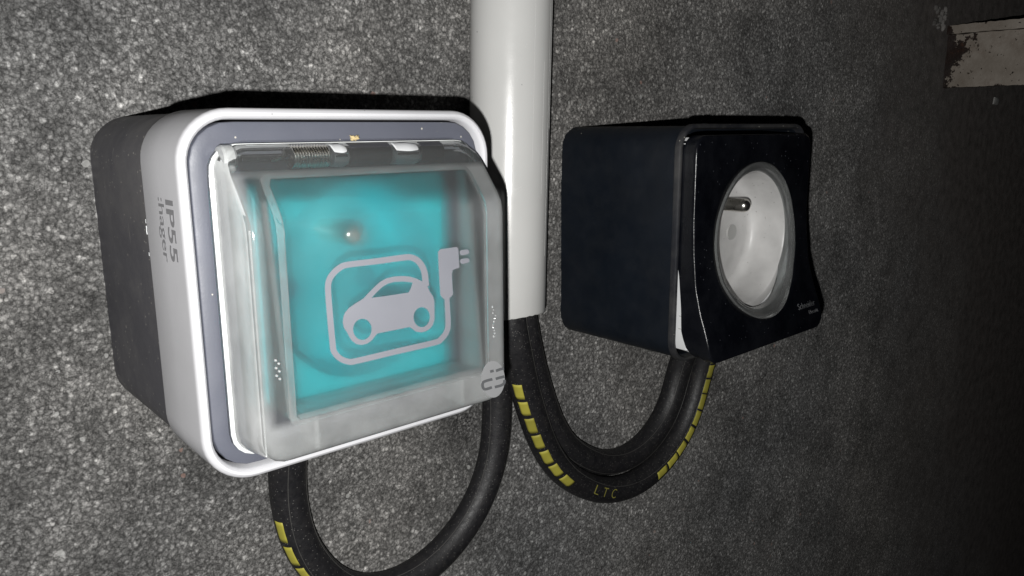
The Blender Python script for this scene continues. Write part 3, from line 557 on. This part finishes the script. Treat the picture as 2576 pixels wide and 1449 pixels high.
for i in range(turns*18+1):
    a = 2*math.pi*i/18; P.append((65.9+7.6*i/(turns*18), HY-.1+2.05*math.cos(a), HZ+2.05*math.sin(a)))
P = [(61.6, HY-1.3, HZ-.5), (62.8, HY-1.4, HZ-.4), (64.4, HY-1.0, HZ+.2), (65.2, HY+.6, HZ+1.6)]+P
mesh('hinge_spring', *tube3(P, .29), M['steel'], so, 80)
# ---- printed symbol on the lid
YP = -73.06
flat_shape('cable_symbol', [ICON['loop']], YP, M['printed'], lid)
flat_shape('car_symbol', [ICON['car'], ICON['window'], ICON['wheel1'], ICON['wheel2']], YP-.02, M['printed'], lid)
flat_shape('plug_symbol', [ICON['plug']], YP-.02, M['printed'], lid)
flat_shape('plug_prong_symbol', [ICON['prong1']], YP, M['printed'], lid); flat_shape('plug_prong_symbol', [ICON['prong2']], YP, M['printed'], lid)
flat_shape('logo_disc', [ICON['disc']], YP, M['ghost'], lid)
for k in range(5): flat_shape('logo_stroke', [ICON['bar%d' % k]], YP-.05, M['ghostbar'], lid)
# ---- lettering on the side of the cover
text_mesh('lettering', 'IP55', (0, 0, -1), (0, -1, 0), (A0-.0, -52.7, -12.2), 4.2, 11.4, M['letter'], so, .08, .022)
text_mesh('lettering', ':hager', (0, 0, -1), (0, -1, 0), (A0-.0, -47.6, -12.0), 4.3, 12.2, M['letter'], so, .08, .012)

# ------------------------------------------------------------------ black socket box
B0, B1, Bt, Bb = 200.4, 278.0, .9, -76.5
bo = thing('round_window_socket', 'black socket box with round opening showing a steel earth pin, right of the pipe', 'socket box', (239, 0, -38))
V, F = loft([at(rr(B0+.2, B1-.2, Bb+.2, Bt-.2, 8), 2.5), at(rr(B0+.25, B1-.25, Bb+.25, Bt-.25, 8), -50.6), at(rr(B0+1.6, B1-1.6, Bb+1.6, Bt-1.6, 7), -50.65), at(rr(B0+1.7, B1-1.7, Bb+1.7, Bt-1.7, 7), -37)], True, True)
mesh('back_box', V, F, M['navy'], bo)
q_ = lambda d, y: at(inset(B0, B1, Bb, Bt, 8.0, d, 10), y)
V, F = loft([q_(.8, -50.4), q_(-.05, -50.5), q_(-.35, -50.8), q_(-.4, -52.3), q_(-.2, -52.8), q_(.2, -53.0), q_(.85, -52.9), q_(1.05, -52.4), q_(1.5, -50.0)])
mesh('flange', V, F, M['lip'], bo)
for x in (213.5, 262.0): mesh('flange_notch', *box(x, x+.35, -52.5, -51.0, Bt-.1, Bt+.55, .1), M['lidblack'], bo)
def yb(z): return float(np.interp(z, [-78, -75, -69, -63.5, -58, -50, -39, -30, 0], [-8.1, -8.3, -7.9, -6.1, -4.0, -1.9, -.7, -.2, 0]))
def Yf(x, z):
    t = (x-201.5)/75.5; k = min(1, max(0, (z+76)/46)); return -58+yb(z)+t*(1.0+1.6*k)
# white mounting plate seen in the gap on the left
wp = lambda d, y: at(by_angle(inset(202.6, 275.5, -72.9, -2.7, 3.2, d, 8), 240.2, -38.4, 120), y)
wy = lambda x, z: max(-56.2, Yf(x, z)+1.6)
wh = lambda r, y: at(circle(240.2, -38.4, r, 120), y)
V, F = loft([wp(.1, -50.5), wp(0, lambda x, z: wy(x, z)+.6), wp(.5, wy), wh(27.2, wy), wh(27.0, -50.5), wp(.1, -50.5)])
mesh('mounting_plate', V, F, M['whiteplate'], bo)
mesh('clip_hook', *box(202.15, 204, -57.1, -54.2, -67.15, -66.15, .3), M['whiteplate'], bo)
for z in (-60.3, -64.6): mesh('clip_groove', *box(202.45, 203, -55.5, -53, z-.12, z+.12, .05), M['insert2'], bo)
# lid with curved front
gx, gz = 240.2, -38.4; NB = 144
LB = (201.5, 277.2, -74.4, -2.2, 4.8)
def bk(z): return float(np.interp(z, [-78, -72.1, -69.4, -64.8, -58.6, -53.3, -46, 0], [-62.5, -61.9, -60.0, -57.9, -55.8, -54.1, -53.4, -53.2]))
ll = lambda d, fn: at(by_angle(inset(*LB[:4], LB[4], d, 8), gx, gz, NB), fn)
cl = lambda r, dy: [(x, Yf(x, z)+dy, z) for x, z in circle(gx, gz, r, NB)]
lps = [ll(.35, lambda x, z: bk(z)), ll(0, lambda x, z: bk(z)), ll(0, lambda x, z: .5*(bk(z)+Yf(x, z))), ll(0, lambda x, z: Yf(x, z)+1.2), ll(0, lambda x, z: Yf(x, z)+.7), ll(.07, lambda x, z: Yf(x, z)+.35), ll(.25, lambda x, z: Yf(x, z)+.1), ll(.6, lambda x, z: Yf(x, z)), ll(.9, lambda x, z: Yf(x, z))]
a_, b_ = by_angle(inset(*LB[:4], LB[4], .9, 8), gx, gz, NB), circle(gx, gz, 27.2, NB)
for k in range(1, 9): lps.append([(xa*(1-k/8)+xb*k/8, Yf(xa*(1-k/8)+xb*k/8, za*(1-k/8)+zb*k/8), za*(1-k/8)+zb*k/8) for (xa, za), (xb, zb) in zip(a_, b_)])
lps += [cl(26.9, .3), cl(26.8, 2.5)]
lidb = mesh('lid', *loft(lps), M['lidblack'], bo, 45)
# inner shell of the lid, slightly set in
def bk2(z): return float(np.interp(z, [-78, -71.8, -69.9, -67.4, -65, -57.6, -45.7, -42], [-58.5, -57.6, -56.1, -55.2, -54.4, -54.0, -52.6, -51.0]))
l2 = lambda d, fn: at(by_angle(inset(202.1, 276.6, -73.9, -2.8, 4.4, d, 8), gx, gz, NB), fn)
mesh('inner_shell', *loft([l2(.3, lambda x, z: bk2(z)), l2(0, lambda x, z: bk2(z)), l2(0, lambda x, z: bk(z)-1.2), l2(.5, lambda x, z: bk(z)-1.3)]), M['lidblack'], bo)
# clear ring in the opening
mesh('window_ring', *loft([cl(26.85, 1.6), cl(26.85, -.15), cl(26.4, -.45), cl(25.6, -.35), cl(24.9, .1), cl(24.6, .9), cl(24.4, 1.0), cl(23.9, 1.1), cl(23.6, 1.6), cl(23.6, 4.0), cl(24.6, 4.2)]), M['ring'], lidb, 30)
# socket insert: cup with floor
ci = lambda r, y: at(circle(gx+.3, gz, r, NB), y)
mesh('socket_insert', *loft([ci(26.6, -53.2), ci(26.5, -54.6), ci(24.2, -54.9), ci(23.4, -54.6), ci(22.9, -53.8), ci(22.75, -45.5), ci(22.5, -43.6), ci(22.1, -42.0), ci(21.4, -41.0), ci(20.4, -40.5), ci(19.5, -40.4)], False, True), M['insert'], bo)
pin('earth_pin', gx+.4, -26.9, -40.2, -53.4, 2.4, bo)
for x in (gx-9.5, gx+9.9):
    v, f = loft([at(circle(x, -38.2, 2.9, 32), -40.35), at(circle(x, -38.2, 2.85, 32), -41.0), at(circle(x, -38.2, 2.3, 32), -40.9)], False, True); mesh('contact_shutter', v, f, M['insert2'], bo)
# raised maker's lettering, its flash glints painted as pale grey
def lid_text(txt, x, z, h, ln):
    o = text_mesh('lettering', txt, (1, 0, 0), (0, 0, 1), (x, 0, z), h, ln, M['glint_grey'], lidb, .08, -.012)
    r = rootloc(lidb)
    for v in o.data.vertices:
        X_, Z_ = (v.co.x+r.x)/MM, (v.co.z+r.z)/MM; v.co.y = (Yf(X_, Z_)-.03)*MM-r.y+v.co.y+r.y*0
lid_text('Schneider', 260.8, -65.9, 2.1, 12.6)
lid_text('Electric', 267.6, -68.4, 1.3, 7.0)

# ------------------------------------------------------------------ rusting bar standing out from the wall
br = thing('steel_bar', 'rusting white painted steel bar sticking out of the dark wall at the upper right', 'bar', (548, 0, 44))
def sheet_box(x0, x1, y0, y1, z0, z1, jag=0):
    """thick plate with enough vertices for an uneven edge"""
    ny, nz_ = 60, 10; V = []; F = []
    for s_, X_ in ((0, x0), (1, x1)):
        for i in range(ny+1):
            for j in range(nz_+1):
                y = y0+(y1-y0)*i/ny; z = z0+(z1-z0)*j/nz_
                e = jag*(random.random()-.5) if j in (0, nz_) else 0
                V.append((X_+.25*math.sin(y*.21+z*.3)*(1-s_), y, z+e))
    k = (ny+1)*(nz_+1); I = lambda s_, i, j: s_*k+i*(nz_+1)+j
    for s_ in (0, 1):
        for i in range(ny):
            for j in range(nz_): F.append((I(s_, i, j), I(s_, i+1, j), I(s_, i+1, j+1), I(s_, i, j+1)))
    for i in range(ny): F += [(I(0, i, 0), I(0, i+1, 0), I(1, i+1, 0), I(1, i, 0)), (I(0, i, nz_), I(0, i+1, nz_), I(1, i+1, nz_), I(1, i, nz_))]
    for j in range(nz_): F += [(I(0, 0, j), I(0, 0, j+1), I(1, 0, j+1), I(1, 0, j)), (I(0, ny, j), I(0, ny, j+1), I(1, ny, j+1), I(1, ny, j))]
    return V, F
mesh('web_plate', *sheet_box(551, 556, 4, -150, 24.5, 57.2, .5), M['rust'], br, 30)
mesh('top_flange', *sheet_box(548.6, 557, 4, -150, 57.6, 63.0, .5), M['rust'], br, 30)
def lump(name, x, z, rx, rz, h, mat, seed, label=None, cat=None, y=0.0, n=20, tail=0):
    rs = random.Random(seed); L = []
    for q, yy in ((1, .6), (.95, -h*.5), (.6, -h*.9), (.2, -h)):
        L.append([(x+rx*q*math.cos(a)*(1+.25*math.sin(3*a+seed)+.1*math.sin(7*a)), y+yy, z+rz*q*math.sin(a)*(1+.2*math.sin(2*a+seed))-(tail*q if math.sin(a) < -.5 else 0)) for a in [2*math.pi*i/n for i in range(n)]])
    o = mesh(name, *loft(L, True, True), mat, None)
    if label: tag(o, label, cat)
    return o
lump('paint_drop', 654, 19.0, 5.5, 2.2, 1.2, M['paintdrop'], 2, 'small pale drop of paint on the wall below the rusting bar', 'paint drop', tail=2)
v, f = [], []
rs = random.Random(4)
for k in range(34):
    a = rs.uniform(0, 6.28); x = 534+9*rs.uniform(-1, 1); z = 66+6*rs.uniform(-1, 1); r1 = rs.uniform(.5, 1.5); r2 = rs.uniform(.5, 2.6)
    L = [[(x+r1*q*math.cos(t), -.2-h_, z+r2*q*math.sin(t)) for t in np.linspace(0, 6.283, 8, endpoint=False)] for q, h_ in ((1, -.8), (.9, .6), (.4, 1.3))]
    v, f = merge((v, f), loft(L, True, True))
pl = mesh('plaster_crumbs', v, f, M['plaster'], None); pl['kind'] = 'stuff'; tag(pl, 'rough crumbs of plaster on the wall above the end of the bar', 'plaster')
# lint caught at the top of the lid
v, f = [], []
for k in range(26):
    p0 = np.array([80.7+rs.uniform(-.9, .9), -60.4, -1.6+rs.uniform(-.35, .35)]); P = [p0+np.array([rs.uniform(-.5, .5)*t, -.35*math.sin(t*2)-.1, rs.uniform(-.4, .4)*t]) for t in np.linspace(0, 1, 6)]
    v, f = merge((v, f), tube3(P, .07, 5))
tag(mesh('lint', v, f, M['lint'], None), 'tiny tuft of tan lint caught above the cloudy lid', 'lint')
